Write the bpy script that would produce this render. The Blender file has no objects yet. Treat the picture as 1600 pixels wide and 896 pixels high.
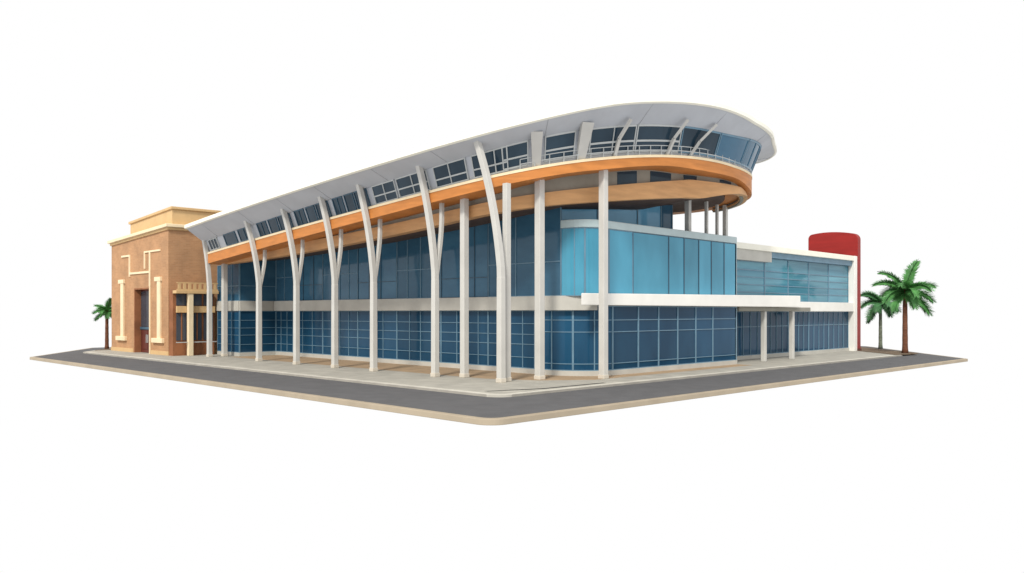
import bpy, bmesh, math, random
from mathutils import Vector, Matrix
random.seed(7)
R = math.radians
sc = bpy.context.scene
COL = sc.collection

# ------------------------------------------------------------------ materials
def nodes_of(name):
    m = bpy.data.materials.new(name); m.use_nodes = True
    nt = m.node_tree; b = nt.nodes['Principled BSDF']
    return m, nt, b

def ramp_noise(nt, c1, c2, scale, detail=4, lo=.35, hi=.65, stretch=None, rough=.55):
    tc = nt.nodes.new('ShaderNodeTexCoord')
    n = nt.nodes.new('ShaderNodeTexNoise'); n.inputs['Scale'].default_value = scale
    n.inputs['Detail'].default_value = detail; n.inputs['Roughness'].default_value = rough
    if stretch:
        mp = nt.nodes.new('ShaderNodeMapping'); mp.inputs['Scale'].default_value = stretch
        nt.links.new(tc.outputs['Object'], mp.inputs['Vector']); nt.links.new(mp.outputs[0], n.inputs['Vector'])
    else:
        nt.links.new(tc.outputs['Object'], n.inputs['Vector'])
    r = nt.nodes.new('ShaderNodeValToRGB')
    r.color_ramp.elements[0].position = lo; r.color_ramp.elements[0].color = (*c1, 1)
    r.color_ramp.elements[1].position = hi; r.color_ramp.elements[1].color = (*c2, 1)
    nt.links.new(n.outputs['Fac'], r.inputs['Fac'])
    return r.outputs['Color'], n

def plain(name, col, rough=.6, var=.12, scale=1.2, spec=.3, bump=0, bscale=30, stretch=None):
    m, nt, b = nodes_of(name)
    c1 = tuple(c*(1-var) for c in col); c2 = tuple(min(1, c*(1+var)) for c in col)
    out, n = ramp_noise(nt, c1, c2, scale, stretch=stretch)
    nt.links.new(out, b.inputs['Base Color'])
    b.inputs['Roughness'].default_value = rough
    b.inputs['Specular IOR Level'].default_value = spec
    if bump:
        tc = nt.nodes.new('ShaderNodeTexCoord')
        n2 = nt.nodes.new('ShaderNodeTexNoise'); n2.inputs['Scale'].default_value = bscale; n2.inputs['Detail'].default_value = 3
        nt.links.new(tc.outputs['Object'], n2.inputs['Vector'])
        bp = nt.nodes.new('ShaderNodeBump'); bp.inputs['Strength'].default_value = bump; bp.inputs['Distance'].default_value = .02
        nt.links.new(n2.outputs['Fac'], bp.inputs['Height']); nt.links.new(bp.outputs[0], b.inputs['Normal'])
    return m

def glass(name, c1, c2, spec=.25, rough=.06, scale=.35, stretch=(1, 1, .5), wav=.003):
    """tinted glass: tint differs softly from pane to pane and across a pane"""
    m, nt, b = nodes_of(name)
    out, n = ramp_noise(nt, c1, c2, scale, detail=3, lo=.3, hi=.7, stretch=stretch)
    oi = nt.nodes.new('ShaderNodeObjectInfo')
    mr = nt.nodes.new('ShaderNodeMapRange'); mr.inputs['To Min'].default_value = .82; mr.inputs['To Max'].default_value = 1.18
    nt.links.new(oi.outputs['Random'], mr.inputs['Value'])
    mx = nt.nodes.new('ShaderNodeMix'); mx.data_type = 'RGBA'; mx.blend_type = 'MULTIPLY'; mx.inputs['Factor'].default_value = 1
    nt.links.new(out, mx.inputs['A']); nt.links.new(mr.outputs[0], mx.inputs['B'])
    nt.links.new(mx.outputs['Result'], b.inputs['Base Color'])
    b.inputs['Roughness'].default_value = rough
    b.inputs['Specular IOR Level'].default_value = spec
    tc = nt.nodes.new('ShaderNodeTexCoord')
    n2 = nt.nodes.new('ShaderNodeTexNoise'); n2.inputs['Scale'].default_value = .7; n2.inputs['Detail'].default_value = 1
    nt.links.new(tc.outputs['Object'], n2.inputs['Vector'])
    bp = nt.nodes.new('ShaderNodeBump'); bp.inputs['Strength'].default_value = .25; bp.inputs['Distance'].default_value = wav*10
    nt.links.new(n2.outputs['Fac'], bp.inputs['Height']); nt.links.new(bp.outputs[0], b.inputs['Normal'])
    return m

def brickmat(name, c1, c2, mortar, scale=1.0):
    m, nt, b = nodes_of(name)
    tc = nt.nodes.new('ShaderNodeTexCoord'); ge = nt.nodes.new('ShaderNodeNewGeometry')
    sx = nt.nodes.new('ShaderNodeSeparateXYZ'); nt.links.new(tc.outputs['Object'], sx.inputs[0])
    ad = nt.nodes.new('ShaderNodeMath'); ad.operation = 'ADD'
    nt.links.new(sx.outputs['X'], ad.inputs[0]); nt.links.new(sx.outputs['Y'], ad.inputs[1])
    cx = nt.nodes.new('ShaderNodeCombineXYZ'); nt.links.new(ad.outputs[0], cx.inputs['X']); nt.links.new(sx.outputs['Z'], cx.inputs['Y'])
    br = nt.nodes.new('ShaderNodeTexBrick'); br.inputs['Scale'].default_value = scale
    br.inputs['Brick Width'].default_value = .46; br.inputs['Row Height'].default_value = .16
    br.inputs['Mortar Size'].default_value = .012
    br.inputs['Color1'].default_value = (*c1, 1); br.inputs['Color2'].default_value = (*c2, 1); br.inputs['Mortar'].default_value = (*mortar, 1)
    nt.links.new(cx.outputs[0], br.inputs['Vector'])
    out, n = ramp_noise(nt, (.86, .86, .86), (1.1, 1.08, 1.05), .5)
    mx = nt.nodes.new('ShaderNodeMix'); mx.data_type = 'RGBA'; mx.blend_type = 'MULTIPLY'; mx.inputs['Factor'].default_value = 1
    nt.links.new(br.outputs['Color'], mx.inputs['A']); nt.links.new(out, mx.inputs['B'])
    nt.links.new(mx.outputs['Result'], b.inputs['Base Color'])
    b.inputs['Roughness'].default_value = .85; b.inputs['Specular IOR Level'].default_value = .2
    bp = nt.nodes.new('ShaderNodeBump'); bp.inputs['Strength'].default_value = .4; bp.inputs['Distance'].default_value = .01; bp.invert = True
    nt.links.new(br.outputs['Fac'], bp.inputs['Height']); nt.links.new(bp.outputs[0], b.inputs['Normal'])
    return m

def pavemat(name, c1, c2, joint, w, h):
    m, nt, b = nodes_of(name)
    tc = nt.nodes.new('ShaderNodeTexCoord')
    br = nt.nodes.new('ShaderNodeTexBrick'); br.inputs['Scale'].default_value = 1
    br.offset = 0
    br.inputs['Brick Width'].default_value = w; br.inputs['Row Height'].default_value = h; br.inputs['Mortar Size'].default_value = .012
    br.inputs['Color1'].default_value = (*c1, 1); br.inputs['Color2'].default_value = (*c2, 1); br.inputs['Mortar'].default_value = (*joint, 1)
    nt.links.new(tc.outputs['Object'], br.inputs['Vector'])
    out, n = ramp_noise(nt, (.88, .88, .88), (1.08, 1.08, 1.08), .8, detail=6)
    mx = nt.nodes.new('ShaderNodeMix'); mx.data_type = 'RGBA'; mx.blend_type = 'MULTIPLY'; mx.inputs['Factor'].default_value = 1
    nt.links.new(br.outputs['Color'], mx.inputs['A']); nt.links.new(out, mx.inputs['B'])
    nt.links.new(mx.outputs['Result'], b.inputs['Base Color'])
    b.inputs['Roughness'].default_value = .8; b.inputs['Specular IOR Level'].default_value = .25
    return m

M = {}
M['white'] = plain('white_paint', (.56, .55, .52), .45, .05, .8)
M['soffit'] = plain('pale_grey_panel', (.50, .525, .57), .5, .05, .5)
M['cream'] = plain('cream_metal', (.86, .84, .74), .4, .03, .8)
M['orange'] = plain('orange_timber', (.54, .205, .052), .5, .12, .6, stretch=(1, 1, 6))
M['tan'] = plain('tan_timber', (.60, .335, .15), .55, .10, .6, stretch=(1, 1, 6))
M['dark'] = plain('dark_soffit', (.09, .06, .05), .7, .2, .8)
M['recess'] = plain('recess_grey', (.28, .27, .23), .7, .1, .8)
M['band'] = plain('concrete_band', (.50, .49, .45), .7, .07, .7)
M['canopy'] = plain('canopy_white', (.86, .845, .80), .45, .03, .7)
M['coping'] = plain('pale_blue_coping', (.46, .56, .58), .4, .05, .8)
M['joint'] = plain('joint_grey', (.36, .375, .40), .6, .05, 1)
M['bounce_tint'] = plain('warm_bounce_tint', (.60, .55, .47), .7, .06, 1)  # warm sun bounce at the column feet, put into the colour
M['frame'] = plain('pale_blue_frame', (.14, .25, .34), .4, .08, 1)
M['frame_dark'] = plain('dark_blue_frame', (.045, .10, .15), .4, .08, 1)
M['rail'] = plain('rail_metal', (.50, .52, .52), .35, .05, 1)
M['g_low'] = glass('glass_dark_blue', (.010, .050, .105), (.017, .074, .145), spec=.15)
M['g_up'] = glass('glass_slate_blue', (.034, .112, .195), (.062, .165, .26), spec=.25, scale=.6, stretch=(.35, .35, 1.1))
M['g_teal'] = glass('glass_teal', (.055, .25, .37), (.085, .34, .49), spec=.3)
M['g_mid'] = glass('glass_mid_blue', (.13, .36, .56), (.17, .44, .66))
M['g_wing'] = glass('glass_wing', (.06, .20, .29), (.13, .34, .43), scale=.8, stretch=(.12, .12, 2.4), wav=.001)
M['g_clere'] = glass('glass_clerestory', (.016, .035, .055), (.035, .065, .095))
M['brick'] = brickmat('brick', (.49, .28, .15), (.43, .24, .128), (.48, .30, .18))
M['stone'] = plain('cream_stone', (.62, .42, .21), .7, .06, 1)
M['stone_light'] = plain('light_stone', (.82, .68, .46), .7, .05, 1)
M['brown'] = plain('brown_wall', (.27, .11, .05), .8, .2, .8)
M['reflection_plinth'] = plain('red_reflection_and_plinth', (.12, .028, .02), .5, .2, 1)  # reddish reflection low in the door, painted as colour; also colours the tower plinth
M['door_glass'] = glass('glass_door', (.035, .045, .065), (.07, .08, .10), spec=.3)
M['red'] = plain('red_cladding', (.27, .016, .014), .5, .12, .6, stretch=(.4, .4, 3))
M['asphalt'] = plain('asphalt', (.108, .108, .113), .9, .07, .9, .2, bump=.5, bscale=25)
M['base'] = plain('slab_concrete', (.37, .31, .23), .8, .07, .7)
M['kerb'] = pavemat('kerb_stone', (.56, .54, .48), (.52, .50, .445), (.38, .36, .32), 1.0, 1.0)
M['pave'] = pavemat('pale_paving', (.40, .385, .34), (.37, .355, .315), (.29, .28, .245), 1.2, 1.2)
M['pave_tan'] = pavemat('tan_paving', (.42, .30, .19), (.37, .27, .175), (.28, .2, .13), .6, .6)
M['soil'] = plain('bare_soil', (.16, .12, .085), .95, .25, .9, .1, bump=.6, bscale=8)
M['gutter'] = plain('gutter_iron', (.05, .05, .045), .8, .2, 1)
M['trunk'] = plain('palm_bark', (.15, .065, .038), .9, .3, 3, .15, bump=.8, bscale=6, stretch=(1, 1, 5))
M['trunk_grey'] = plain('palm_bark_grey', (.15, .17, .13), .9, .4, 2.5, .15, bump=.8, bscale=6, stretch=(1, 1, 3))
M['leaf'] = plain('palm_leaf', (.075, .235, .065), .55, .35, 1.4, .3)
M['leaf_dark'] = plain('palm_leaf_dark', (.058, .18, .068), .55, .35, 1.4, .3)

# ------------------------------------------------------------------ mesh builder
class MB:
    def __init__(s): s.v = []; s.f = []
    def add(s, vs, fs):
        o = len(s.v); s.v += [tuple(p) for p in vs]; s.f += [tuple(i+o for i in f) for f in fs]
    def box(s, x0, x1, y0, y1, z0, z1):
        s.add([(x0,y0,z0),(x1,y0,z0),(x1,y1,z0),(x0,y1,z0),(x0,y0,z1),(x1,y0,z1),(x1,y1,z1),(x0,y1,z1)],
              [(0,3,2,1),(4,5,6,7),(0,1,5,4),(1,2,6,5),(2,3,7,6),(3,0,4,7)])
    def prism(s, poly, z0, z1):
        n = len(poly)
        zt = z1 if callable(z1) else (lambda x, y: z1)
        s.add([(x,y,z0) for x,y in poly]+[(x,y,zt(x,y)) for x,y in poly],
              [tuple(range(n))[::-1], tuple(range(n,2*n))]+[(i,(i+1)%n,n+(i+1)%n,n+i) for i in range(n)])
    def loft(s, rings, cap=True):
        n = len(rings[0]); o = []
        for r in rings: o += list(r)
        fs = []
        for k in range(len(rings)-1):
            for i in range(n):
                j = (i+1) % n
                fs.append((k*n+i, k*n+j, (k+1)*n+j, (k+1)*n+i))
        if cap: fs += [tuple(range(n))[::-1], tuple(range((len(rings)-1)*n, len(rings)*n))]
        s.add(o, fs)
    def bar(s, p, q, w, d=None, up=(0,0,1)):
        p, q = Vector(p), Vector(q); d = d or w; t = (q-p).normalized()
        u = Vector(up)
        if abs(t.dot(u)) > .95: u = Vector((1,0,0))
        a = t.cross(u).normalized(); b = a.cross(t).normalized()
        r = lambda c: [c+a*w/2+b*d/2, c-a*w/2+b*d/2, c-a*w/2-b*d/2, c+a*w/2-b*d/2]
        s.loft([r(p), r(q)])
    def tube(s, pts, rad, n=10):
        rings = []
        pts = [Vector(p) for p in pts]
        for i, p in enumerate(pts):
            t = (pts[min(i+1,len(pts)-1)]-pts[max(i-1,0)]).normalized()
            u = Vector((1,0,0)) if abs(t.x) < .9 else Vector((0,1,0))
            a = t.cross(u).normalized(); b = t.cross(a).normalized()
            r = rad[i] if isinstance(rad, (list,tuple)) else rad
            rings.append([p+(a*math.cos(2*math.pi*k/n)+b*math.sin(2*math.pi*k/n))*r for k in range(n)])
        s.loft(rings)
    def build(s, name, mat, parent=None, smooth=False, bevel=0):
        me = bpy.data.meshes.new(name); me.from_pydata(s.v, [], s.f)
        bm = bmesh.new(); bm.from_mesh(me)
        bmesh.ops.recalc_face_normals(bm, faces=bm.faces)
        bm.to_mesh(me); bm.free()
        me.materials.append(mat)
        o = bpy.data.objects.new(name, me); COL.objects.link(o)
        if parent is not None: o.parent = parent
        if smooth:
            for p in me.polygons: p.use_smooth = True
        if bevel:
            md = o.modifiers.new('bevel', 'BEVEL'); md.width = bevel; md.segments = 2; md.limit_method = 'ANGLE'
        return o

def thing(name, label, cat, loc=(0,0,0), group=None):
    o = bpy.data.objects.new(name, None); COL.objects.link(o); o.location = loc
    o['label'] = label; o['category'] = cat
    if group: o['group'] = group
    return o

def structure(o): o['kind'] = 'structure'; return o

# ------------------------------------------------------------------ plan curve of the hall's roof (metres)
# x runs along the right-hand street, y along the left-hand street, (0,0) is the corner column
def catmull(P, n=10):
    Q = [tuple(2*a-b for a, b in zip(P[0], P[1]))]+list(P)+[tuple(2*a-b for a, b in zip(P[-1], P[-2]))]
    o = []
    for i in range(1, len(Q)-2):
        a, b, c, d = Q[i-1:i+3]
        for k in range(n):
            t = k/n
            o.append(tuple(.5*(2*B+(C-A)*t+(2*A-5*B+4*C-D)*t*t+(3*B-A-3*C+D)*t**3) for A,B,C,D in zip(a,b,c,d)))
    o.append(tuple(P[-1])); return o
PLAN = catmull([(-.2,37.7),(-.2,30),(-.2,20),(-.2,10),(-.2,5.5),(.1,2.6),(1.1,.2),(3.6,-2.0),(8.3,-3.8),(13.2,-4.8),(18,-4.8),(22,-3.6),(24.4,-1),(24.8,2.2),(23,6),(20.5,11),(19.6,16),(19.5,25),(19.5,37.7)])
def normals(P):
    N = []
    for i in range(len(P)):
        a = P[max(i-1,0)]; b = P[min(i+1,len(P)-1)]
        t = Vector((b[0]-a[0], b[1]-a[1])).normalized()
        N.append((t.y, -t.x))
    return N
NORM = normals(PLAN)
def quad(c, cap):
    def f(x, y):
        x = min(x, cap); return c[0]+c[1]*x+c[2]*y+c[3]*x*x+c[4]*y*y
    return f
z_top = quad((11.88085,.23104,-.05864,-.00774,-.00028), 17)       # upper edge of the orange band
_zb = quad((11.23348,.2414,-.06774,-.0108,-.00023), 12.5)        # lower edge of the orange band
def sm(a, b, x):
    t = min(1, max(0, (x-a)/(b-a))); return t*t*(3-2*t)
def z_bot(x, y): return _zb(x, y)+.22*sm(5, 11, x)-.55*sm(17, 23, x)
_zr = quad((14.56782,.29722,-.04233,-.0117,-.00051), 17)        # roof edge
def z_roof(x, y): return _zr(x, y)+.05+.17*sm(0, 6, x)
_zs = quad((13.31134,.27297,-.0685,-.01046,-.00027), 14)        # inner, lower edge of the roof soffit
def z_soff(x, y): return _zs(x, y)+.22+.35*sm(15, 22, x)
_lt = quad((10.67725,.12811,-.07681,0,.00086), 14)
_lb = quad((10.02024,.08918,-.08344,0,.00094), 14)
def z_ltop(x, y): return min(_lt(x, y), z_bot(x, y)-.12)
def end_blend(x): return min(1, max(0, (x-15)/6))
def z_lbot(x, y):
    w = end_blend(x); return min(_lb(x, y), z_ltop(x, y)-.25)*(1-w)+(z_bot(x, y)-.22)*w
def off(i, d): return (PLAN[i][0]+NORM[i][0]*d, PLAN[i][1]+NORM[i][1]*d)

def sweep(section, i0=0, i1=None, name=None):
    """section: function(i) -> closed list of (offset, z)"""
    i1 = len(PLAN)-1 if i1 is None else i1
    mb = MB(); rings = []
    for i in range(i0, i1+1):
        r = []
        for d, z in section(i):
            x, y = off(i, d); r.append((x, y, z))
        rings.append(r)
    mb.loft(rings); return mb

def offs_loop(d):
    return [off(i, d) for i in range(len(PLAN))]
def slab_grid(d, zf, th, ny=80, nx=14, crown=0):
    """a thin lid over the whole plan, cut in slices along y"""
    L = offs_loop(d); y1 = min(L[0][1], L[-1][1]); y0 = min(p[1] for p in L)+.02
    rows = []
    ys = [y0+(y1-y0)*((k/ny)**1.8) for k in range(ny+1)]
    for y in ys:
        xs = []
        for a, b in zip(L, L[1:]):
            if (a[1]-y)*(b[1]-y) <= 0 and a[1] != b[1]:
                xs.append(a[0]+(b[0]-a[0])*(y-a[1])/(b[1]-a[1]))
        rows.append((y, min(xs), max(xs)))
    mb = MB(); V = []; F = []
    for y, xa, xb in rows:
        for k in range(nx+1):
            x = xa+(xb-xa)*k/nx; V.append((x, y, zf(x, y)))
    n = nx+1; T = len(V)
    V += [(x, y, z-th) for x, y, z in V]
    for r in range(len(rows)-1):
        for k in range(nx):
            a = r*n+k; F += [(a, a+1, a+n+1, a+n), (T+a+n, T+a+n+1, T+a+1, T+a)]
    edge = [k for k in range(n)]+[r*n+nx for r in range(1, len(rows))]+[(len(rows)-1)*n+k for k in range(nx-1, -1, -1)]+[r*n for r in range(len(rows)-2, 0, -1)]
    for a, b in zip(edge, edge[1:]+edge[:1]): F.append((a, T+a, T+b, b))
    mb.add(V, F); return mb

# generic glazed bay following a plan polyline; pane + frame bars
def path_len(P):
    L = [0]
    for a, b in zip(P, P[1:]): L.append(L[-1]+math.hypot(b[0]-a[0], b[1]-a[1]))
    return L
def path_at(P, s):
    L = path_len(P); s = max(0, min(L[-1], s))
    for i in range(len(P)-1):
        if s <= L[i+1]+1e-9:
            t = (s-L[i])/max(1e-9, L[i+1]-L[i])
            d = Vector((P[i+1][0]-P[i][0], P[i+1][1]-P[i][1])).normalized()
            return (P[i][0]+(P[i+1][0]-P[i][0])*t, P[i][1]+(P[i+1][1]-P[i][1])*t), (d.y, -d.x)
def strip(P, o0, o1, z0, z1):
    """prism following P between the two offsets and heights (z as number or function)"""
    mb = MB(); rings = []
    Z0 = z0 if callable(z0) else (lambda x, y: z0); Z1 = z1 if callable(z1) else (lambda x, y: z1)
    for i, p in enumerate(P):
        a = P[max(i-1,0)]; b = P[min(i+1,len(P)-1)]; d = Vector((b[0]-a[0], b[1]-a[1])).normalized(); n = (d.y, -d.x)
        A = (p[0]+n[0]*o0, p[1]+n[1]*o0); B = (p[0]+n[0]*o1, p[1]+n[1]*o1)
        rings.append([(*A, Z0(*p)), (*B, Z0(*p)), (*B, Z1(*p)), (*A, Z1(*p))])
    mb.loft(rings); return mb
def window(root, P, z0, z1, vs, hs, gmat, fmat, vw=.07, hw=.06, edge=.05, proud=.05):
    """P plan polyline (outside on the right-hand side of travel is +), vs: fractions, hs: heights"""
    Z1 = z1 if callable(z1) else (lambda x, y: z1)
    w = strip(P, -.06, 0, z0, z1).build('window', gmat, root)
    fr = MB(); L = path_len(P)[-1]
    def upright(s, wd, pr=proud):
        p, n = path_at(P, s); t = (-n[1], n[0])
        zz = Z1(*p)
        q = [(p[0]+t[0]*e+n[0]*o, p[1]+t[1]*e+n[1]*o) for e, o in ((-wd/2,-.02),(wd/2,-.02),(wd/2,pr),(-wd/2,pr))]
        fr.prism(q, z0, zz-.01)
    upright(edge/2+.004, edge); upright(L-edge/2-.004, edge)
    for f in vs: upright(f*L, vw)
    for h in hs:
        m = strip(P, -.015, proud-.012, h-hw/2, h+hw/2); fr.add(m.v, m.f)
    for za, zb in ((lambda x, y: z0+.003, lambda x, y: z0+.055), (lambda x, y: Z1(x, y)-.06, lambda x, y: Z1(x, y)-.008)):
        m = strip(P, -.017, proud-.008, za, zb); fr.add(m.v, m.f)
    fr.build('frame', fmat, w)
    return w
def arc(cx, cy, r, a0, a1, n=8):
    return [(cx+r*math.cos(R(a0+(a1-a0)*k/n)), cy+r*math.sin(R(a0+(a1-a0)*k/n))) for k in range(n+1)]
def subpath(P, s0, s1):
    L = path_len(P); o = [path_at(P, s0)[0]]
    for p, l in zip(P, L):
        if s0+1e-4 < l < s1-1e-4: o.append(p)
    o.append(path_at(P, s1)[0]); return o

# ------------------------------------------------------------------ GROUND
slab = [(-10.72,-10.45),(47.6,-10.7),(68,6),(74,66),(74,70),(64,70),(0,68.5),(-10.7,51.5)]
def inset(poly, d):
    n = len(poly); o = []
    for i in range(n):
        p0, p1, p2 = Vector(poly[i-1]), Vector(poly[i]), Vector(poly[(i+1)%n])
        a = (p1-p0).normalized(); b = (p2-p1).normalized()
        na = Vector((-a.y, a.x)); nb = Vector((-b.y, b.x)); m = (na+nb).normalized()
        o.append(tuple(p1+m*d/max(.3, m.dot(na))))
    return o
def round_corner(poly, i, r, n=8):
    p0, p1, p2 = Vector(poly[i-1]), Vector(poly[i]), Vector(poly[(i+1)%len(poly)])
    a = (p0-p1).normalized(); b = (p2-p1).normalized()
    c = p1+(a+b)*r; o = []
    for k in range(n+1):
        t = k/n*math.pi/2; o.append(tuple(c-b*r*math.cos(t)-a*r*math.sin(t)))
    return poly[:i]+o+poly[i+1:]
edge_line = list(slab); slab = round_corner(slab, 0, .85)
mb = MB(); mb.prism(slab, -.40, -.15); structure(mb.build('ground', M['base'], bevel=.03))
mb = MB(); mb.prism(round_corner(inset(edge_line, .34), 0, .6), -.2, -.145); structure(mb.build('road', M['asphalt']))
pv = [(-5,-5),(48,-5),(62,5.5),(66,62),(1.5,64.4),(-5,55.2)]
def round_corner(poly, i, r, n=8):
    p0, p1, p2 = Vector(poly[i-1]), Vector(poly[i]), Vector(poly[(i+1)%len(poly)])
    a = (p0-p1).normalized(); b = (p2-p1).normalized()
    c = p1+(a+b)*r; o = []
    for k in range(n+1):
        t = k/n*math.pi/2; o.append(tuple(c-b*r*math.cos(t)-a*r*math.sin(t)))
    return poly[:i]+o+poly[i+1:]
pvr = round_corner(pv, 0, 1.0)
mb = MB(); mb.prism(pvr, -.2, -.012); structure(mb.build('kerb', M['kerb'], bevel=.02))
mb = MB(); mb.prism(inset(pvr, .45), -.1, 0); structure(mb.build('pavement', M['pave']))
mb = MB(); mb.prism([(1.2,36),(1.2,2.5),(2.6,-.6),(5.2,-2.6),(24,-2.6),(24,6),(12,36)], -.05, .004); structure(mb.build('tan_pavement', M['pave_tan']))
soil = MB(); soil.prism([(46.5,-4.9),(51.2,-5.3),(61.6,4.6),(64,30),(53.2,30),(53.2,2)], -.05, .035); structure(soil.build('bare_soil', M['soil']))
soil = MB(); soil.prism([(-3.2,57.4),(9,57.4),(9,63.4),(1.8,63.6)], -.05, .03); structure(soil.build('bare_soil', M['soil']))
gm = MB(); gm.prism([(-4.1,-3.0),(-4.1,-3.25),(-1.2,-4.35),(4.0,-4.4),(4.0,-4.15),(-1.0,-4.05)][::-1], -.05, .006); structure(gm.build('gutter', M['gutter']))

# ------------------------------------------------------------------ MAIN HALL
hall = thing('glass_hall', 'long glass hall under a sweeping white roof with an orange band and leaning white columns', 'building')

def ro(i): return 1.9-.4*sm(12, 22, PLAN[i][0])+(2.7*sm(-3.9, .5, PLAN[i][1])*(1-sm(6, 16, PLAN[i][1])) if PLAN[i][0] > 20 else 0)     # overhang of the roof edge
def ti(i): return .2+.4*sm(10, 20, PLAN[i][0])       # offset of the clerestory head
def sec_roof(i):
    x, y = off(i, ro(i)); zr = z_roof(x, y)
    xs, ys = off(i, .7); zs = z_soff(xs, ys)
    return [(ro(i)-.15, zr-.30), (ti(i)+.1, zs), (ti(i)-.3, zs), (ti(i)-.4, zr-.1)]
roof = sweep(sec_roof).build('roof', M['soffit'], hall)
def ze(i): return z_roof(*off(i, ro(i)))
sweep(lambda i: [(ro(i)-.02, ze(i)+.05), (ro(i)+.04, ze(i)-.02), (ro(i)+.04, ze(i)-.26), (ro(i)-.1, ze(i)-.34), (ro(i)-.45, ze(i)-.2), (ro(i)-.45, ze(i)+.07)]).build('roof_edge', M['cream'], roof)
slab_grid(1.0, lambda x, y: z_roof(x, y)-.03, .16).build('roof_deck', M['canopy'], roof)
# panel joints on the soffit
for k in range(11):
    s_ = 3+6.1*k; i = min(range(len(PLAN)), key=lambda j: abs(path_len(PLAN)[j]-s_)); xs, ys = off(i, .7); xr, yr = off(i, ro(i)); nx_, ny_ = NORM[i]
    a_ = Vector((*off(i, ro(i)-.2), z_roof(xr, yr)-.325)); b_ = Vector((*off(i, ti(i)+.12), z_soff(xs, ys)-.005))
    m = MB(); m.bar(a_, b_, .03, .02); m.build('panel_joint', M['joint'], roof)
# clerestory wall (leans outwards from the balcony to the soffit)
cl = lambda i: [(-.37, z_top(*off(i,-.4))-.3), (ti(i), z_soff(*off(i,.7))+.06), (ti(i)-.17, z_soff(*off(i,.7))+.06), (-.55, z_top(*off(i,-.4))-.3)]
sweep(cl).build('clerestory_wall', M['soffit'], hall)
# balcony slab with the orange fascia
balc = sweep(lambda i: [(0, z_top(*PLAN[i])), (0, z_bot(*PLAN[i])), (-1.9, z_bot(*PLAN[i])), (-1.9, z_top(*PLAN[i])-.06)]).build('balcony', M['orange'], hall)
sweep(lambda i: [(.035, z_top(*PLAN[i])+.07), (.035, z_top(*PLAN[i])-.09), (-.25, z_top(*PLAN[i])-.09), (-.25, z_top(*PLAN[i])+.07)]).build('edge_trim', M['stone_light'], balc)
# lower tan band, set back below the balcony
def lin(i):   # inset of the lower band, closing up at the end of the nose
    return -1.5+1.2*end_blend(PLAN[i][0]+2)
IEND = max(i for i, p in enumerate(PLAN) if p[1] < 1.0)
sweep(lambda i: [(lin(i), z_ltop(*off(i,-1.5))), (lin(i), z_lbot(*off(i,-1.5))), (lin(i)-.6, z_lbot(*off(i,-1.5))), (lin(i)-.6, z_ltop(*off(i,-1.5)))], 0, IEND).build('lower_band', M['tan'], hall)
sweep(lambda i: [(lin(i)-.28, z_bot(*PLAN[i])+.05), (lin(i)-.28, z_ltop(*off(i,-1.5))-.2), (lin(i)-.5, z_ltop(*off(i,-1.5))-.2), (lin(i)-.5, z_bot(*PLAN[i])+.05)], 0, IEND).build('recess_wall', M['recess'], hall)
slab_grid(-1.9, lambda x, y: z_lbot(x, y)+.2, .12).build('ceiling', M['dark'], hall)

# small windows in the recess under the nose
def plan_s(s0, s1, d):
    P = [off(i, d(i) if callable(d) else d) for i in range(len(PLAN))]; return P
Lp = path_len(PLAN)
def idx_of(px, lo=0):   # nearest index to a given x on the nose
    return min(range(lo, len(PLAN)//1), key=lambda i: abs(PLAN[i][0]-px)+(100 if PLAN[i][1] > 1 and px > 1 else 0))
def at_s(s, d, zf):
    """point on the plan curve at arc length s, offset d"""
    for i in range(len(PLAN)-1):
        if s <= Lp[i+1]:
            t = (s-Lp[i])/(Lp[i+1]-Lp[i]); n = NORM[i]
            x = PLAN[i][0]+(PLAN[i+1][0]-PLAN[i][0])*t+n[0]*d; y = PLAN[i][1]+(PLAN[i+1][1]-PLAN[i][1])*t+n[1]*d
            return Vector((x, y, zf(x, y))), Vector((n[0], n[1], 0)), Vector((-n[1], n[0], 0))
    return at_s(Lp[-1]-1e-6, d, zf)
def s_of_y(y): return 37.7-y
def quadwin(root, s0, s1, f0, f1, gmat, fmat, div=1, th=.04, midrail=None, name='window'):
    """pane lying on the leaning clerestory wall between arc lengths s0..s1 and height fractions f0..f1"""
    K = max(2, int((s1-s0)/.5)+1)
    def P(s, f, e):
        a, n, t = at_s(s, -.35, lambda x, y: z_top(x, y)-.3); b, _, _ = at_s(s, .22+.4*sm(10, 20, at_s(s, 0, z_top)[0].x), lambda x, y: 0)
        c, _, _ = at_s(s, .7, z_soff); b.z = c.z+.06
        v = a+(b-a)*f; up = (b-a).normalized(); nn = (n-up*n.dot(up)).normalized()
        return v+nn*e
    mb = MB(); rings = []
    for k in range(K+1):
        s = s0+(s1-s0)*k/K
        rings.append([P(s,f0,-.02), P(s,f0,th), P(s,f1,th), P(s,f1,-.02)])
    mb.loft(rings); w = mb.build(name, gmat, root)
    fr = MB()
    for k in range(div+1):
        s = s0+(s1-s0)*k/div; h = .03
        fr.loft([[P(s-h,f0,.0), P(s+h,f0,.0), P(s+h,f0,th+.05), P(s-h,f0,th+.05)], [P(s-h,f1,.0), P(s+h,f1,.0), P(s+h,f1,th+.05), P(s-h,f1,th+.05)]])
    if True:
        for fm in (f0+.03, f1-.03)+tuple(midrail or ()):
            rr = []
            for k in range(K+1):
                s = s0+.04+(s1-s0-.08)*k/K
                rr.append([P(s,fm-.025,.0), P(s,fm-.025,th+.045), P(s,fm+.025,th+.045), P(s,fm+.025,.0)])
            fr.loft(rr)
    fr.build('frame', fmat, w)
    return w
COLY = [0, 5.85, 12.35, 17.1, 22.4, 28.3]
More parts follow.
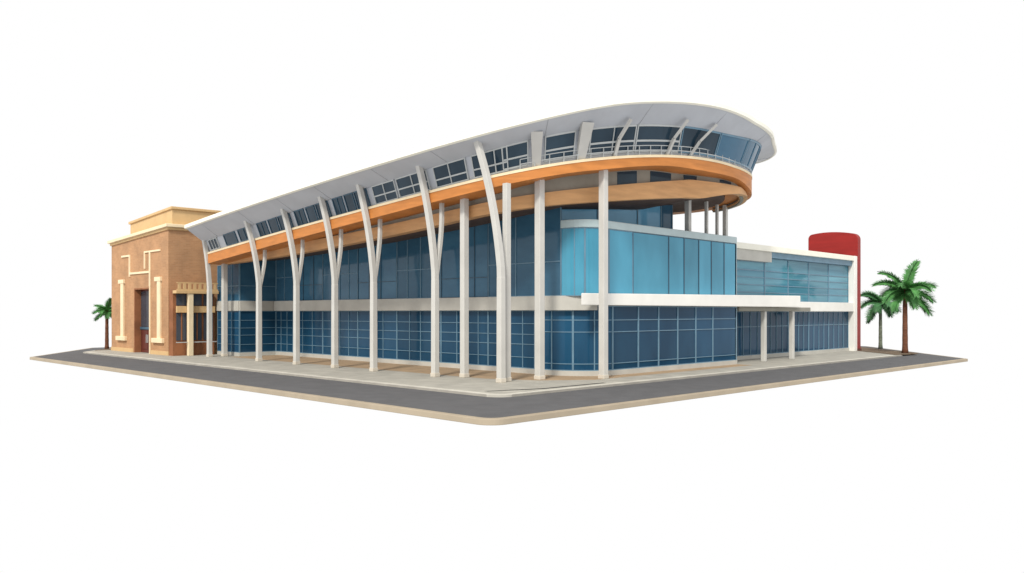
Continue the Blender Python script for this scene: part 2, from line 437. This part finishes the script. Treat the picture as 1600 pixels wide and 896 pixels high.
# clerestory windows along the left street: two dark windows in every bay
bays = list(zip(COLY, COLY[1:]))
for n, (a, b) in enumerate(bays):
    L = b-a
    if n == 0: cuts = [(.04,.42,3,(.5,)), (.50,.95,2,(.5,))]
    elif n == 1: cuts = [(.06,.53,2,(.55,)), (.57,.94,2,(.55,))]
    else: cuts = [(.07,.36,2,None), (.41,.62,1,None), (.69,.93,2,None)]
    for c0, c1, dv, mr in cuts:
        quadwin(hall, s_of_y(a+c1*L), s_of_y(a+c0*L), .22, .98, M['g_clere'], M['rail'] if n < 2 else M['frame_dark'], dv, midrail=mr)
for y0, y1, dv in ((29.2,31.2,2), (31.8,33.8,1), (35.2,36.8,3)): quadwin(hall, s_of_y(y1), s_of_y(y0), .30, .97, M['g_clere'], M['rail'] if dv > 2 else M['frame_dark'], dv)
# continuous glazing round the nose
S_NOSE = s_of_y(-.2)
nose = [(S_NOSE-.7, S_NOSE+.75, 1), (S_NOSE+1.75, S_NOSE+3.5, 1), (S_NOSE+4.5, S_NOSE+7.6, 2), (S_NOSE+7.75, S_NOSE+11.2, 1), (S_NOSE+11.35, S_NOSE+14.8, 1), (S_NOSE+14.95, S_NOSE+18.4, 1), (S_NOSE+18.55, S_NOSE+21.4, 2),
        (S_NOSE+21.55, S_NOSE+24.6, 3), (S_NOSE+24.75, S_NOSE+28, 3), (S_NOSE+28.15, S_NOSE+31.6, 3), (S_NOSE+31.75, S_NOSE+35, 3)]
for k, (s0, s1, dv) in enumerate(nose):
    quadwin(hall, s0, s1, .26, .985, M['g_clere'] if k < 5 else M['g_up'], M['rail'] if k < 4 else M['frame'], dv, midrail=(.56,) if k < 4 else None)
# slanting struts from the balcony to the roof edge
for k, (s0, s1) in enumerate([(S_NOSE+6.3, S_NOSE+6.7), (S_NOSE+10.3, S_NOSE+11.0), (S_NOSE+12.3, S_NOSE+13.6)]):
    a, n1, t1 = at_s(s0, -.25, z_top); b, n2, t2 = at_s(s1, .98, z_soff)
    b.z += .2; a.z -= .05; m = (a+b)/2+t1*-.22; mb = MB()
    pts = [a, a.lerp(m, .5), m, m.lerp(b, .5), b]
    for p, q in zip(pts, pts[1:]): mb.bar(p, q, .2, .16)
    mb.build('strut', M['white'], hall)
# broad white piers standing on the balcony
for s, w, e in ((S_NOSE+1.25, .75, .45), (S_NOSE+4.0, .8, 1.0)):
    mb = MB(); rings = []
    for f in (0, .35, .7, 1):
        a, n, t = at_s(s+.5*f*0, -.2, z_top); b, _, _ = at_s(s, .95, z_soff)
        b.z += .25; a.z -= .03; p = a.lerp(b, f); ww = w*(.62+.3*f)
        rings.append([p+t*ww/2, p-t*ww/2, p-t*ww/2-n*.3, p+t*ww/2-n*.3])
    mb.loft(rings); mb.build('pier', M['white'], hall)
# balcony railing round the nose
rl = MB(); S0, S1 = S_NOSE+.3, S_NOSE+26
def rp(s, h):
    p, n, t = at_s(s, -.02, z_top); return p+Vector((0,0,h+.02))
ks = [S0+(S1-S0)*k/60 for k in range(61)]
for a, b in zip(ks, ks[1:]):
    for h in (.62, .34): rl.bar(rp(a,h), rp(b,h), .05)
for s in ks[::2]: rl.bar(rp(s,-.03), rp(s,.62), .045)
rl.build('railing', M['rail'], balc)
# windows and light blocks in the recess under the nose
for s0, s1 in ((S_NOSE+7.6, S_NOSE+9.2), (S_NOSE+10.4, S_NOSE+12.4), (S_NOSE+13.6, S_NOSE+15.4), (S_NOSE+16.4, S_NOSE+18.4)):
    mb = MB(); rings = []
    for k in range(5):
        s = s0+(s1-s0)*k/4
        p, n, t = at_s(s, 0, z_bot); i = min(range(len(Lp)), key=lambda j: abs(Lp[j]-s))
        q = p+n*(lin(i)-.26); za = z_ltop(q.x, q.y)+.06; zb = p.z-.06
        if zb-za < .15: za = zb-.15
        rings.append([(q.x,q.y,za),(q.x-n.x*.1,q.y-n.y*.1,za),(q.x-n.x*.1,q.y-n.y*.1,zb),(q.x,q.y,zb)])
    mb.loft(rings); mb.build('recess_window', M['g_clere'], hall)

# --- leaning columns: a shaft that forks into an outer arm (to the roof) and an inner arm (to the tan band)
def rect(cx, cy, z, wx, wy): return [(cx-wx/2,cy-wy/2,z),(cx+wx/2,cy-wy/2,z),(cx+wx/2,cy+wy/2,z),(cx-wx/2,cy+wy/2,z)]
for n, y in enumerate(COLY+[37.4]):
    c = MB(); c.loft([rect(0, y, 0, .38, .39), rect(0, y, 4.0, .37, .38), rect(0, y, 6.0, .36, .37)])
    col = c.build('column', M['white'], hall, bevel=.03)
    bs = MB(); bs.box(-.215, .215, y-.22, y+.22, 0, .24); bs.build('column_bounce_base', M['bounce_tint'], col, bevel=.02)  # added block, carries the painted sun bounce at the foot
    dy = 1.15 if n == 0 else .55; dx = -.8 if n == 0 else (-.45 if n == len(COLY) else -.85)
    if n == len(COLY): dy = .1
    j = min(range(len(PLAN)), key=lambda q: math.hypot(PLAN[q][0]-dx, PLAN[q][1]-y-dy)); dd = math.hypot(PLAN[j][0]-dx, PLAN[j][1]-y-dy)
    u_ = (dd-ti(j)-.1)/(ro(j)-.25-ti(j)); zs_ = z_soff(*off(j, .7))
    zt = zs_+max(0, u_)*(z_roof(*off(j, ro(j)))-.3-zs_)+.10
    oa = MB(); rings = []
    for k in range(13):
        t = k/12; z = 5.9+(zt-5.9)*t; e = max(0, t-.06)/.94; b_ = .45*e+.55*e**2.2
        rings.append(rect(dx*b_, y+dy*b_, z, .345-.02*t, .35))
    oa.loft(rings); oa.build('outer_arm', M['white'], col, bevel=.02)
    ia = MB(); zi = z_bot(.5, y)+.05; rings = []
    if n != 0 and n != len(COLY):
        for k in range(9):
            t = k/8; z = 5.7+(zi-5.7)*t; b_ = sm(-.15, .8, t)
            rings.append(rect(.02+.48*b_, y-.04*b_, z, .23, .24))
        ia.loft(rings); ia.build('inner_arm', M['white'], col, bevel=.02)
# straight columns
for x, y, w in ((.75, .3, .36), (.95, 4.2, .40), (3.05, -.15, .44), (6.2, -2.45, .42), (1.3, 37.2, .42)):
    c = MB(); c.box(x-w/2, x+w/2, y-w/2, y+w/2, .0, z_bot(x, y)+.05)
    col = c.build('column', M['white'], hall, bevel=.03)
    bs = MB(); bs.box(x-w/2-.03, x+w/2+.03, y-w/2-.03, y+w/2+.03, 0, .24); bs.build('column_bounce_base', M['bounce_tint'], col, bevel=.03)  # same added block with the bounce tint

# --- glazed walls
soffz = lambda x, y: z_lbot(x, y)+.16
LY = [36.4, 33.3, 28.3, 23.0, 17.7, 12.4, 7.4, 3.0]     # bay lines of the left street front, x = 6
UPV = [(.5,), (.35,.7), (.5,.75), (.3,.6), (.25,.55,.8), (.45,.72), (.4,.7)]
LOV = [(.3,.65), (.33,.66), (.25,.5,.75), (.33,.66), (.3,.55,.8), (.35,.6,.8), (.4,.75)]
for k, (ya, yb) in enumerate(zip(LY, LY[1:])):
    window(hall, [(6,ya),(6,yb)], .32, 4.12, LOV[k], (1.05, 1.9, 2.55, 3.25), M['g_low'], M['frame'], vw=.055, hw=.045)
    yb2 = yb if k < 6 else .75
    window(hall, [(6,ya),(6,yb2)], 5.02, soffz, UPV[k], (6.4,) if k % 2 == 1 else (7.2,), M['g_up'], M['frame'] if k % 2 == 0 else M['frame_dark'], vw=.07)
# end bay, set forward beside the brick block
for P, v in (([(2.4,40.9),(2.4,36.5)], (.33,.66)), ([(2.4,36.5),(6.0,36.5)], (.5,))):
    window(hall, P, .32, 4.12, v, (1.05, 1.9, 2.55, 3.25), M['g_low'], M['frame'], vw=.055, hw=.045)
    window(hall, P, 5.02, soffz, v, (6.4,), M['g_up'], M['frame'], vw=.07)
    strip(P, -.3, .12, 4.12, 5.02).build('floor_band', M['band'], hall); strip(P, -.1, .06, 0, .32).build('plinth', M['band'], hall)
mb = MB(); mb.box(3.6, 19.2, 40.92, 51.3, 0, 7.0); mb.build('rear_wall', M['band'], hall)
# corner and right street front, ground floor
GP = [(6,3.0)]+arc(9, 1.8, 3.0, 180, 270, 12)+[(24,-1.2)]
LG = path_len(GP)[-1]; cutsG = [0, 2.9, 5.6, 8.3, 10.6, 12.9, 15.2, 17.5, LG]
for k, (a, b) in enumerate(zip(cutsG, cutsG[1:])):
    window(hall, subpath(GP, a, b), .32, 4.40 if a > 2 else 4.12, (.5,) if k in (0, 1) else (), (.75, 2.75, 3.5), M['g_low'], M['frame'], hw=.05, edge=.055)
strip([(6,36.4)]+GP, -.1, .10, 0, .32).build('plinth', M['band'], hall)
# floor band between the storeys
strip([(6,36.1),(6,3.0)]+arc(9, 1.8, 3.0, 180, 270, 12)[1:9], -.3, .38, 4.12, 5.02).build('floor_band', M['band'], hall)
# teal upper storey with rounded corner
TP = [(5.96,.72)]+arc(7.76, .6, 1.8, 180, 270, 10)+[(24,-1.2)]
LT = path_len(TP)[-1]; cutsT = [0, 1.6, 3.5, 6.0, 10.1, 12.0, 13.9, 15.6, 17.4, LT]
for k, (a, b) in enumerate(zip(cutsT, cutsT[1:])):
    window(hall, subpath(TP, a, b), 5.0, 9.25, (.6,) if k == 0 else (), (), M['g_teal'], M['frame_dark'] if k > 2 else M['frame'], vw=.05, edge=.045, proud=.03)
strip(TP, -.9, .09, 9.25, 9.75).build('coping', M['coping'], hall, bevel=.05)
mb = MB(); mb.prism([(6.3,1.4),(8,-.9),(23.8,-.9),(23.8,10),(6.3,10)], 9.0, 9.3); mb.build('terrace_floor', M['band'], hall)
mb = MB(); mb.box(23.85, 24.12, -1.2, 10, .1, 9.2); mb.build('end_wall', M['coping'], hall)
# upper wall at the back of the terrace
for xa, xb in ((6.1, 10.5), (10.5, 15.0), (15.0, 17.9), (17.9, 19.4)):
    window(hall, [(xa,1.5),(xb,1.5)], 9.3, soffz, (), (), M['g_mid'] if xb < 19 else M['g_up'], M['frame'], edge=.05)
mb = MB(); mb.box(19.2, 19.42, 1.62, 37.2, 0, 9.2); mb.build('rear_wall', M['band'], hall)
mb = MB(); mb.prism([(19.18,1.6),(19.40,1.6),(19.40,37.2),(19.18,37.2)], 9.2, lambda x, y: soffz(x, y)); mb.build('rear_wall', M['band'], hall)
# terrace columns with the sky between them
for x, y, w in ((18.5,-.45,.36), (20.9,-.5,.22), (22.4,-.5,.20), (23.6,-.5,.30)):
    mb = MB(); mb.box(x-w/2, x+w/2, y-w/2, y+w/2, 9.3, z_lbot(x, y)+.2); mb.build('terrace_column', M['white'], hall, bevel=.02)
# entrance canopy
can = MB()
can.prism([(5.08,-1.66),(33.9,-1.66),(33.9,1.3),(24.2,1.3),(24.2,-1.18),(5.9,-1.18)], 4.42, lambda x, y: 5.14+.0085*(x-5))
canopy = can.build('entrance_canopy', M['canopy'], hall, bevel=.04)
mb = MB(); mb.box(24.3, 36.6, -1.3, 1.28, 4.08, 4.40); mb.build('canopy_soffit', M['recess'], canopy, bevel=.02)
for x in (28.7, 33.6):
    mb = MB(); mb.box(x-.18, x+.18, -1.2, -.84, 0, 4.07); mb.build('post', M['white'], canopy, bevel=.03)

# ------------------------------------------------------------------ RIGHT WING
wing = thing('glass_wing', 'low glazed wing with a cream parapet between the hall and the red tower', 'building')
WX = [24.15, 28.6, 33.6, 38.0, 42.2, 46.6, 51.3]
for k, (a, b) in enumerate(zip(WX, WX[1:])):
    window(wing, [(a,1.5),(b,1.5)], .32, 4.06, (.25,.5,.75), (2.75,) if k else (.9,2.75), M['g_low'], M['frame'], vw=.06, edge=.06)
    window(wing, [(a,1.5),(b,1.5)], 4.95, 8.75 if k > 1 else 8.35, (), (5.7, 6.35, 7.0, 7.6) if k else (5.7, 6.5, 7.3), M['g_wing'], M['frame'] if k < 3 else M['frame'], vw=.06, hw=.075, edge=.07)
mb = MB(); mb.box(24.2, 51.3, 1.38, 1.6, 0, .32); mb.build('plinth', M['band'], wing)
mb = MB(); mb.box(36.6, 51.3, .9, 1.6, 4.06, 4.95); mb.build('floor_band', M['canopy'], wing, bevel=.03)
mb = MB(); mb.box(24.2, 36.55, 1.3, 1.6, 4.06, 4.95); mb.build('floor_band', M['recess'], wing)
mb = MB(); mb.box(24.2, 51.3, .87, 1.62, 9.25, 9.75); mb.build('parapet', M['cream'], wing, bevel=.03)
mb = MB(); mb.box(34.0, 51.3, 1.1, 1.62, 8.75, 9.25); mb.build('parapet_band', M['frame'], wing)
mb = MB(); mb.box(24.2, 33.98, 1.0, 1.62, 8.35, 9.25); mb.build('parapet_band', M['band'], wing)
mb = MB(); mb.box(51.31, 52.05, .85, 2.2, 0, 9.76); mb.build('pilaster', M['canopy'], wing, bevel=.03)
mb = MB(); mb.box(24.2, 51.2, 1.64, 14, .05, 9.1); mb.build('wall', M['band'], wing)
mb = MB(); mb.box(24.2, 51.2, 1.63, 14, 9.12, 9.5); mb.build('roof', M['band'], wing)

# ------------------------------------------------------------------ RED TOWER
red = thing('red_tower', 'slim red slab tower with a rounded top at the right end of the wing', 'tower', (52.1,.82,0))
pr = []
Wd = 5.3
def top(y): return 12.45-.42*((y-Wd*.62)/(Wd*.62))**2 if y < Wd*.62 else 12.45-.2*((y-Wd*.62)/(Wd*.38))**2
ys = [.0]+[.0+.5*(1-math.cos(R(15*k))) for k in range(1, 7)]+[.5+(Wd-.9)*k/10 for k in range(1, 11)]+[Wd-.4+.4*math.sin(R(18*k)) for k in range(1, 6)]
prof = []
for y in ys:
    z = top(y)
    if y < .5: z -= .5*(1-math.sqrt(max(0, 1-((.5-y)/.5)**2)))
    if y > Wd-.4: z -= .4*(1-math.sqrt(max(0, 1-((y-Wd+.4)/.4)**2)))
    prof.append((y, z))
prof = [(0, 0)]+prof+[(Wd, 0)]
mb = MB(); mb.loft([[(0, y, z) for y, z in prof], [(.75, y, z) for y, z in prof]]); mb.build('wall', M['red'], red, bevel=.04)
mb = MB(); mb.box(-.03, .81, -.06, Wd+.06, 0, .25); mb.build('plinth', M['reflection_plinth'], red)

# ------------------------------------------------------------------ BRICK BUILDING
bk = thing('brick_building', 'square orange brick block with cream trim and a tall door with a reddish reflection painted in', 'building', (-1.8,42,0))
BL, BD = 14.6, 5.2                     # length along y, depth along x
def par(x, y): return 11.75-.045*(y)
dy0, dy1, dh = 4.35, 8.3, 6.35           # door opening along y
w = MB()
w.prism([(0,0),(BD,0),(BD,dy0),(0,dy0)], 0, par); w.prism([(0,dy1),(BD,dy1),(BD,BL),(0,BL)], 0, par)
w.prism([(0,dy0+.0001),(BD,dy0+.0001),(BD,dy1-.0001),(0,dy1-.0001)], dh, par)
w.prism([(1.1,dy0+.001),(BD,dy0+.001),(BD,dy1-.001),(1.1,dy1-.001)], 0, dh-.001)
w.build('wall', M['brick'], bk)
cor = MB(); cor.prism([(-.32,-.32),(BD+.2,-.32),(BD+.2,BL+.3),(-.32,BL+.3)], 11.0, lambda x, y: par(x, y)+.34)
# cornice follows the raking parapet: thin slab only
def slab_rake(x0, x1, y0, y1, lo, hi):
    m = MB(); m.add([(x,y,par(x,y)+lo) for x,y in ((x0,y0),(x1,y0),(x1,y1),(x0,y1))]+[(x,y,par(x,y)+hi) for x,y in ((x0,y0),(x1,y0),(x1,y1),(x0,y1))],
          [(0,3,2,1),(4,5,6,7),(0,1,5,4),(1,2,6,5),(2,3,7,6),(3,0,4,7)]); return m
slab_rake(-.14, BD+.1, -.14, BL+.12, -.18, .06).build('cornice', M['stone'], bk, bevel=.03)
slab_rake(-.34, BD+.2, -.32, BL+.30, .06, .36).build('cornice', M['stone_light'], bk, bevel=.04)
at_ = MB(); at_.add([(x,y,par(x,y)+.36) for x,y in ((.45,.3),(BD,.3),(BD,10.6),(.45,10.6))]+[(x,y,13.55-.06*y) for x,y in ((.45,.3),(BD,.3),(BD,10.6),(.45,10.6))],
          [(0,3,2,1),(4,5,6,7),(0,1,5,4),(1,2,6,5),(2,3,7,6),(3,0,4,7)])
attic = at_.build('attic', M['stone'], bk, bevel=.04)
at2 = MB(); at2.add([(x,y,13.55-.06*y) for x,y in ((.3,.12),(BD+.1,.12),(BD+.1,10.75),(.3,10.75))]+[(x,y,13.8-.06*y) for x,y in ((.3,.12),(BD+.1,.12),(BD+.1,10.75),(.3,10.75))],
          [(0,3,2,1),(4,5,6,7),(0,1,5,4),(1,2,6,5),(2,3,7,6),(3,0,4,7)])
at2.build('cornice', M['stone'], attic, bevel=.04)
# door
d = MB(); d.box(.62, .72, dy0+.02, dy1-.02, .02, dh-.02); door = d.build('door', M['reflection_plinth'], bk)
for a, b in ((dy0+.25, (dy0+dy1)/2-.1), ((dy0+dy1)/2+.1, dy1-.25)):
    m = MB(); m.box(.57, .63, a, b, 2.6, dh-.3); m.build('pane', M['door_glass'], door)
    m = MB(); m.box(.57, .63, a, b, .35, 2.25); m.build('panel', M['reflection_plinth'], door, bevel=.03)  # lower panels take the painted reflection colour
m = MB(); m.box(.50, .6, dy0+.1, dy1-.1, 2.3, 2.55); m.build('rail', M['frame_dark'], door)
for s_ in (-.22, .16):
    m = MB(); m.box(.46, .52, (dy0+dy1)/2+s_, (dy0+dy1)/2+s_+.06, 1.0, 1.8); m.build('handle', M['rail'], door)
m = MB(); m.box(-.02, .6, dy0+.001, dy0+.14, 0, dh); m.box(-.02, .6, dy1-.14, dy1-.001, 0, dh); m.box(-.02, .6, dy0+.141, dy1-.141, dh-.14, dh-.001)
m.build('door_frame', M['brown'], bk)
# pilaster strips with bases and caps
for yc in (1.95, 11.3):
    p = MB(); p.box(-.16, .02, yc-.36, yc+.36, 1.5, 7.0); pil = p.build('pilaster', M['stone_light'], bk, bevel=.02)
    p = MB(); p.box(-.26, .02, yc-1.05, yc+1.45, 1.12, 1.55); p.build('pilaster_base', M['stone_light'], pil, bevel=.03)
    p = MB(); p.box(-.2, .02, yc-.5, yc+.9, 6.9, 7.3); p.build('pilaster_cap', M['stone_light'], pil, bevel=.02)
# raised line ornament above the door
def orn(y0, y1, z0, z1):
    p = MB(); p.box(-.1, .02, min(y0,y1), max(y0,y1), z0, z1); p.build('trim', M['stone_light'], bk)
orn(9.3, 11.6, 9.55, 9.74)
orn(9.3, 9.52, 7.55, 9.55)
orn(4.05, 9.52, 7.62-.0, 7.84) if False else orn(4.36, 9.3, 7.75, 7.95)
orn(4.12, 4.36, 6.5, 9.72)
orn(1.75, 5.6, 9.72, 9.88)
orn(5.42, 5.6, 8.2, 9.72)
orn(4.14, 4.30, 0.0, 6.5)
for a, b in ((-.05, dy0-.25), (dy1+.25, BL+.05)):
    m = MB(); m.box(-.05, BD+.05, a, b, 0, .38); m.build('plinth', M['stone'], bk)

# ------------------------------------------------------------------ LINK between the hall and the brick building
lk = thing('link_block', 'narrow brown two storey link with cream lintels between brick block and glass hall', 'building', (0,37.7,0))
m = MB(); m.box(-1.75, 2.15, 3.4, 4.25, 0, 6.0); m.build('wall', M['brown'], lk)
m = MB(); m.box(-1.79, 2.2, 2.55, 3.38, 5.7, 5.98); m.build('lintel', M['stone'], lk, bevel=.02)
m = MB(); m.box(-1.5, 2.1, 3.1, 3.38, 3.95, 4.55); m.build('lintel', M['stone'], lk, bevel=.02)
for xa, xb in ((-1.45, -.55), (.0, .9), (1.1, 2.0)):
    m = MB(); m.box(xa, xb, 3.33, 3.42, 4.6, 5.65); m.build('window', M['door_glass'], lk)
    m = MB(); m.box(xa, xb, 3.33, 3.42, 1.4, 3.9); wn = m.build('window', M['door_glass'], lk)
    f = MB(); f.box((xa+xb)/2-.05, (xa+xb)/2+.05, 3.27, 3.36, 1.4, 3.9); f.build('frame', M['brown'], wn)
m = MB(); m.box(-.62, -.18, 2.62, 3.05, 0, 5.7); m.build('post', M['stone_light'], lk, bevel=.02)
m = MB(); m.box(-1.7, 2.1, 2.75, 2.82, 1.2, 1.28); m.build('rail', M['rail'], lk)
m = MB(); m.box(-1.7, 2.15, 2.6, 2.7, 5.98, 6.12); m.box(-1.7, 2.15, 2.6, 2.7, 6.62, 6.72)
for k in range(8): m.box(-1.6+.48*k, -1.36+.48*k, 2.61, 2.69, 6.11, 6.63)
m.build('balustrade', M['stone'], lk)

# ------------------------------------------------------------------ PALMS
def frond(mb, base, az, el, L, droop, wid, seed):
    rnd = random.Random(seed)
    dirh = Vector((math.cos(az), math.sin(az), 0)); side = Vector((-math.sin(az), math.cos(az), 0))
    pts = []; p = Vector(base); n = 14; e = el
    for k in range(n+1):
        pts.append(p.copy()); p = p+(dirh*math.cos(e)+Vector((0,0,1))*math.sin(e))*L/n; e -= droop/n*(.5+1.1*k/n)
    mb.tube(pts, [.05*(1-.8*k/n)+.008 for k in range(n+1)], 5)
    m = 30
    for k in range(2, m+1):
        t = k/m; i = min(n-1, int(t*n)); f = t*n-i; c = pts[i].lerp(pts[i+1], f)
        tg = (pts[i+1]-pts[i]).normalized(); up = side.cross(tg).normalized()
        ln = wid*1.7*(math.sin(math.pi*min(1, (.10+.83*t)))**.55)*rnd.uniform(.85, 1.1)
        for sg, rl_ in ((-1, .55), (1, .55), (-1, -.45), (1, -.45)):
            d = ((side*sg*math.cos(rl_)+up*math.sin(rl_))*(1-.35*t)+tg*(.5+.5*t)).normalized()
            q1 = c+d*ln*.55+up*ln*.10; q2 = c+d*ln-Vector((0,0,1))*ln*rnd.uniform(.02, .2)
            w = L/m*.95*rnd.uniform(.85, 1.25)
            mb.add([c-tg*w*.5, c+tg*w*.5, q1+tg*w*.75, q2, q1-tg*w*.6], [(0,1,2,4),(4,2,3)])
def palm(label, loc, h, spread, fr, tr, trunk_m, leaf_m, lean=(0,0)):
    root = thing('palm_tree', label, 'palm tree', loc, 'palm trees')
    pts = [Vector((lean[0]*t*t, lean[1]*t*t, h*t)) for t in [k/12 for k in range(13)]]
    rad = [tr*(1.25 if k == 0 else 1.0-.25*k/12)*(1+.06*(k % 2)) for k in range(13)]
    m = MB(); m.tube(pts, rad, 12); m.build('trunk', trunk_m, root, smooth=True)
    m = MB(); m.tube([pts[-1]-Vector((0,0,.5)), pts[-1]-Vector((0,0,.2)), pts[-1]+Vector((0,0,.25))], [tr*.8, tr*1.35, tr*.5], 10); m.build('crown_base', trunk_m, root, smooth=True)
    for k, (az, el, L, dr, wd) in enumerate(fr):
        m = MB(); frond(m, pts[-1]+Vector((0,0,.1)), R(az), R(el), L*spread, R(dr), wd*spread, k+int(h*10)); m.build('frond', leaf_m, root)
# azimuths are in the x-y plane; -45 deg points right in the photograph, 135 deg left, 225 deg to the viewer
FR1 = [(-45,82,2.5,35,.55), (110,66,2.5,70,.42), (135,38,2.7,70,.45), (-45,32,2.5,60,.5), (-50,2,2.4,60,.48), (-60,-28,2.6,45,.6), (150,5,2.3,80,.42),
       (165,-25,2.2,60,.36), (225,20,2.0,90,.5), (260,35,2.3,90,.5), (190,40,2.2,80,.5), (45,40,2.3,80,.5), (20,15,2.2,80,.45), (75,20,2.3,80,.45), (235,-25,1.9,60,.45)]
FR2 = [(135,50,2.2,70,.5), (140,20,2.2,80,.5), (-45,42,2.3,70,.5), (-45,8,2.1,80,.5), (160,-20,2.2,70,.5), (225,25,1.9,90,.5), (255,0,1.9,80,.5), (190,5,2.0,80,.5), (45,45,2.0,80,.5), (90,60,2.0,70,.5), (-20,-15,2.0,70,.45), (135,-45,2.3,30,.4)]
FR3 = [(-70,78,1.9,30,.42), (135,50,1.9,60,.42), (135,16,2.0,60,.42), (140,-22,2.0,40,.45), (-45,40,1.9,70,.42), (-45,5,1.8,70,.42), (225,20,1.6,80,.42), (200,45,1.6,80,.42), (45,30,1.7,80,.42), (-45,-30,1.7,50,.4), (255,-15,1.5,60,.4)]
palm('tallest palm with brown trunk and broad fronds, at the kerb right of the red tower', (50.4,-4.4,0), 6.0, 1.2, FR1, .26, M['trunk'], M['leaf'])
palm('shorter dark palm with mottled grey trunk between red tower and tallest palm', (58.9,1.1,0), 4.9, 1.1, FR2, .20, M['trunk_grey'], M['leaf_dark'])
palm('small palm at the far left corner beside the brick block', (-1.0,60.4,0), 4.0, .78, FR3, .2, M['trunk'], M['leaf'])

# ------------------------------------------------------------------ CAMERA, LIGHT, WORLD
cam = bpy.data.cameras.new('camera'); co = bpy.data.objects.new('camera', cam); COL.objects.link(co)
co.location = (-32.09,-32.97,4.0); co.rotation_euler = (R(90), 0, R(-45))
cam.sensor_width = 36; cam.lens = 36*1265/1600; cam.shift_y = 40/1600; cam.clip_end = 2000
sc.camera = co
to_sun = Vector((-.80,-.42,.88)).normalized()
sl = bpy.data.lights.new('sun', 'SUN'); sl.energy = 3.0; sl.angle = R(10); sl.color = (1,.95,.86)
so = bpy.data.objects.new('sun', sl); COL.objects.link(so); so.rotation_euler = to_sun.to_track_quat('Z', 'Y').to_euler(); so.location = (-40,-20,50)
w = bpy.data.worlds.new('World'); sc.world = w; w.use_nodes = True
bg = w.node_tree.nodes['Background']; bg.inputs['Color'].default_value = (1,1,1,1); bg.inputs['Strength'].default_value = 1.0
vs = sc.view_settings; vs.view_transform = 'Standard'; vs.look = 'None'; vs.exposure = 0; vs.gamma = 1
sc.display_settings.display_device = 'sRGB'
